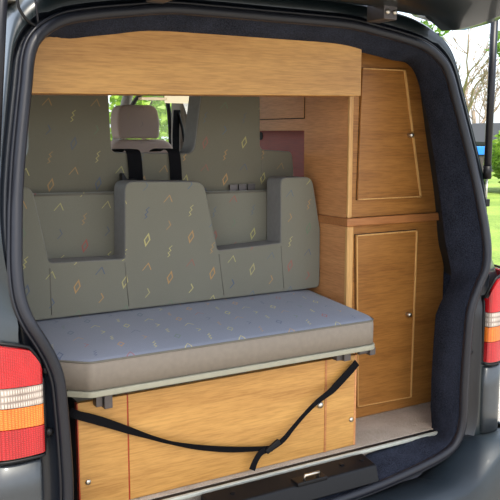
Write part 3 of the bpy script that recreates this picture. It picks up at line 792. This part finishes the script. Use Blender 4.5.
# front backrest with two cut-outs
YA = .512
def P(px, py, y=YA): q = at(px, py, y=y); return (q.x, q.z)
za0 = .934
zn = P(50, 264)[1]
Aout = [(-.72, za0), (-.72, P(24, 186)[1]), P(32, 186.5), P(49.5, 263), P(125, 259), P(125, 181.5), P(204, 181.5), P(218, 250.5), P(281, 243), P(281, 177.5), P(312.5, 177), (P(320.5, 230)[0], P(320.5, 230)[1]), P(320, 284), (P(318, 290)[0], za0)]
Arnd = [0, .02, .03, .012, .008, .03, .035, .012, .008, .025, .03, .0, .02, .01]
Aout = [(x, za0 if i in (0, 13) else z) for i, (x, z) in enumerate(Aout)]
def sideplain(o):
    o.data.materials.append(FAB_SIDE)
    for p in o.data.polygons:
        if abs(p.normal.y) < .5: p.material_index = 1
b = B(); prism(b, rounded(Aout, Arnd), 1, YA, YA+.10); A_ = obj('backrest', b, FAB_XZ, seat, bevel=.014, seg=4); sideplain(A_)
# stitched seams on the backrest, as thin raised welts
def welt(parent, pts, r=.0016, mat=PIPING, name='seam'):
    b = B(); tube(b, pts, r, 6); return obj(name, b, mat, parent, smooth=True)
for a, c in (((50, 268), (52, 320)), ((125, 262), (129, 310)), ((219, 254), (224, 300)), ((281, 246), (284, 292))):
    p, q = at(*a, y=YA-.0002), at(*c, y=YA-.0002); q.z = max(q.z, za0+.012); welt(A_, [p, q])
# recessed pads in the cut-outs
for nm, (pa, pb), lab in (('recessed_pad', ((30, 194), (124, 190)), 'patterned recessed pad filling the left cut-out of the backrest'),
                     ('recessed_pad', ((206, 192), (284, 188)), 'patterned recessed pad filling the right cut-out of the backrest')):
    y = YA+.105; x0, x1 = at(*pa, y=y).x, at(*pb, y=y).x; z_ = (at(*pa, y=y).z+at(*pb, y=y).z)/2
    t = thing(nm, lab, 'pad', ((x0+x1)/2, y, za0))
    b = B(); loops = []
    for k in range(13):
        f = k/12; zz = za0 + (z_-za0)*f
        yy = y + .0*math.sin(math.pi*f)
        loops.append([Vector((x, yy-.0, zz)) for x in (x0, x0*.75+x1*.25, (x0+x1)/2, x0*.25+x1*.75, x1)])
    prism(b, [(x0, za0), (x1, za0), (x1, z_-.004), ((x0+x1)/2, z_-.002), (x0, z_-.0)], 1, y, y+.022)
    pd = obj('pad', b, FAB_PAD, t, bevel=.006, seg=3)
    welt(pd, [Vector((x0+.004, y, z_-.006)), Vector(((x0+x1)/2, y, z_-.008)), Vector((x1-.004, y, z_-.010))], .003, name='piping')
# catch behind the right pad
p = at(231, 186, y=YA+.12); p2 = at(258, 191, y=YA+.12)
b = B()
for k in range(3):
    w_ = (p2.x-p.x)/3; box(b, p.x+k*w_, p.x+(k+.82)*w_, YA+.128, YA+.135, p2.z-.03, p.z+.004)
tag(obj('pad_catch', b, BRACKET), 'grey slotted catch behind the top of the right pad', 'catch')

# tall rear cushion with central gap
YR = YA+.142
def Q(px, py): q = at(px, py, y=YR); return (q.x, q.z)
ztC = 1.80
Cout = [(-.74, .93), (-.74, Q(25, 157)[1]), (Q(25, 157)[0], Q(25, 157)[1]), (Q(28, 150)[0], Q(28, 150)[1]), (Q(29, 95)[0], ztC), (Q(107, 95)[0], ztC), Q(112, 152), Q(194, 153.5), (Q(204, 97)[0]+.012, ztC), (Q(260.5, 97)[0], ztC), Q(260.5, 149.5), Q(292.5, 151.5), Q(294, 170), (Q(294, 170)[0]+.004, .93)]
Crnd = [0, .01, .01, .01, 0, 0, .018, .035, 0, 0, .02, .02, 0, 0]
rc = thing('rear_cushion', 'tall patterned grey rear cushion with a central gap and stepped shoulders', 'cushion', (-.1, YR, .93))
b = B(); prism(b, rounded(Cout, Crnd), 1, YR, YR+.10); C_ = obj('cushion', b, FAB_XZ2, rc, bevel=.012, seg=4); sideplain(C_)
for a, c in (((262, 152), (262, 185)),):
    welt(C_, [at(*a, y=YR-.0002), at(*c, y=YR-.0002)])
# plain grey lining of the gap edge
e0, e1 = Q(181, 147), (Q(188, 97)[0]+.012, ztC)
# seat belts draped over the rear cushion's gap
zg = Q(150, 152)[1]
for (pxa, pxb, lab) in ((127, 141, 'left of the two black seat belts draped over the gap below the headrest'), (168.5, 180, 'right of the two black seat belts draped over the gap')):
    xa_, xb_ = at(pxa, 165, y=YR-.006).x, at(pxb, 165, y=YR-.006).x; cxx = (xa_+xb_)/2; hw = (xb_-xa_)/2
    pts = crom([(cxx-.012, YR+.13, zg+.000), (cxx-.008, YR+.10, zg+.008), (cxx-.004, YR+.05, zg+.0085), (cxx, YR+.006, zg+.005), (cxx+.002, YR-.006, zg-.02), (cxx+.006, YR-.006, zg-.08), (cxx+.010, YR-.006, zg-.2)], 5)
    b = B(); ribbon(b, pts, [Vector((hw, 0, 0))]*len(pts)); t = obj('seat_belt', b, WEB); tag(t, lab, 'seat belt', )
p = at(121, 183, y=YA+.118); p2 = at(136, 174, y=YA+.118)
b = B(); prism(b, [(p.x, p.z-.03), (p2.x, p.z-.03), (p2.x, p.z+.012), (p.x+.02, p.z+.012), (p.x+.006, p2.z+.006), (p.x, p2.z+.002)], 1, YA+.108, YA+.134)
tag(obj('belt_buckle', b, BLACK, bevel=.003), 'black belt buckle poking up behind the centre of the backrest', 'buckle')

# ------------------------------------------------------------------ luggage strap across the base
strap = thing('luggage_strap', 'black webbing strap with buckle sagging across the bench base', 'strap', (-.1, .13, .55))
def strap_run(pts, full=.026, y=.136):
    cs = []; ws = []
    raw = [(at(a, c, y=yy), h) for a, c, h, yy in pts]
    P3 = crom([r[0] for r in raw], 6); H = []
    for i in range(len(raw)-1):
        for k in range(6): H.append(raw[i][1]+(raw[i+1][1]-raw[i][1])*k/6)
    H.append(raw[-1][1])
    for i, p in enumerate(P3):
        t = (P3[min(len(P3)-1, i+1)]-P3[max(0, i-1)]).normalized(); perp = t.cross(Vector((0, 1, 0))).normalized()
        vis = H[i]/2/310.; vis = min(vis*1.0, full/2*.99); s = math.sqrt(max(0, (full/2)**2-vis**2))
        ws.append(perp*vis - Vector((0, 1, 0))*s*.3*(1 if perp.x > 0 else -1))
    b = B(); ribbon(b, P3, ws); return b
obj('webbing', strap_run([(70, 412, 7.5, .150), (79, 415.5, 7.5, .136), (100, 421, 8, .138), (128, 430, 6.5, .138), (150, 437, 4, .134), (172, 443, 3.2, .130), (200, 447.5, 5.2, .136), (230, 449.5, 6, .138), (255, 449, 5, .136), (272, 447.5, 4, .134)]), WEB, strap)
obj('webbing', strap_run([(272, 448, 4.5, .134), (283, 440, 4.5, .132), (293, 428, 3.4, .130), (305, 414, 3.2, .130), (317, 402, 4, .124), (330, 392, 6, .128), (337, 385, 8.5, .134), (350, 371, 9, .138), (357, 362.5, 9.5, .140)]), WEB, strap)
obj('loose_end', strap_run([(273, 449, 5, .130), (262, 452, 5, .128), (256, 460, 5, .126), (252, 470, 6, .124)]), WEB, strap)
a, c = at(266, 452, y=.128), at(279, 441, y=.128)
b = B(); t = (c-a).normalized(); n_ = t.cross(Vector((0, 1, 0))).normalized()
vs = []
for dy in (-.006, .004):
    for (u_, v_) in ((0, -.008), (1, -.010), (1, .010), (0, .008)): vs.append(b.verts.new(a.lerp(c, u_)+n_*v_+Vector((0, dy, 0))))
for f in ((0,1,2,3), (7,6,5,4), (0,4,5,1), (1,5,6,2), (2,6,7,3), (3,7,4,0)): b.faces.new([vs[i] for i in f])
bu = obj('buckle', b, BLACK, strap, bevel=.002)

# ------------------------------------------------------------------ light
w = bpy.data.worlds.new('sky'); S.world = w; w.use_nodes = True
nt = w.node_tree; bg = nt.nodes['Background']
sky = nt.nodes.new('ShaderNodeTexSky'); sky.sky_type = 'NISHITA'; sky.sun_disc = False
sky.sun_elevation = R(48); sky.sun_rotation = R(200); sky.air_density = 1.0; sky.dust_density = 3.0; sky.ozone_density = 1.0
mx = nt.nodes.new('ShaderNodeMix'); mx.data_type = 'RGBA'; mx.inputs[0].default_value = .55
nt.links.new(sky.outputs[0], mx.inputs[6]); mx.inputs[7].default_value = (5.2, 5.6, 6.2, 1)
nt.links.new(mx.outputs[2], bg.inputs[0]); bg.inputs[1].default_value = .34
sl = bpy.data.lights.new('sun', 'SUN'); sl.energy = 5.0; sl.angle = R(1.5); sl.color = (1, .93, .80)
so = bpy.data.objects.new('sun', sl); COL.objects.link(so); so.location = (-4, -8, 9)
d = Vector((.02, .56, -.95)); so.rotation_euler = d.to_track_quat('-Z', 'Y').to_euler()

S.view_settings.view_transform = 'Standard'; S.view_settings.look = 'None'
S.view_settings.gamma = 1; S.view_settings.use_curve_mapping = False
S.view_settings.exposure = 0.24
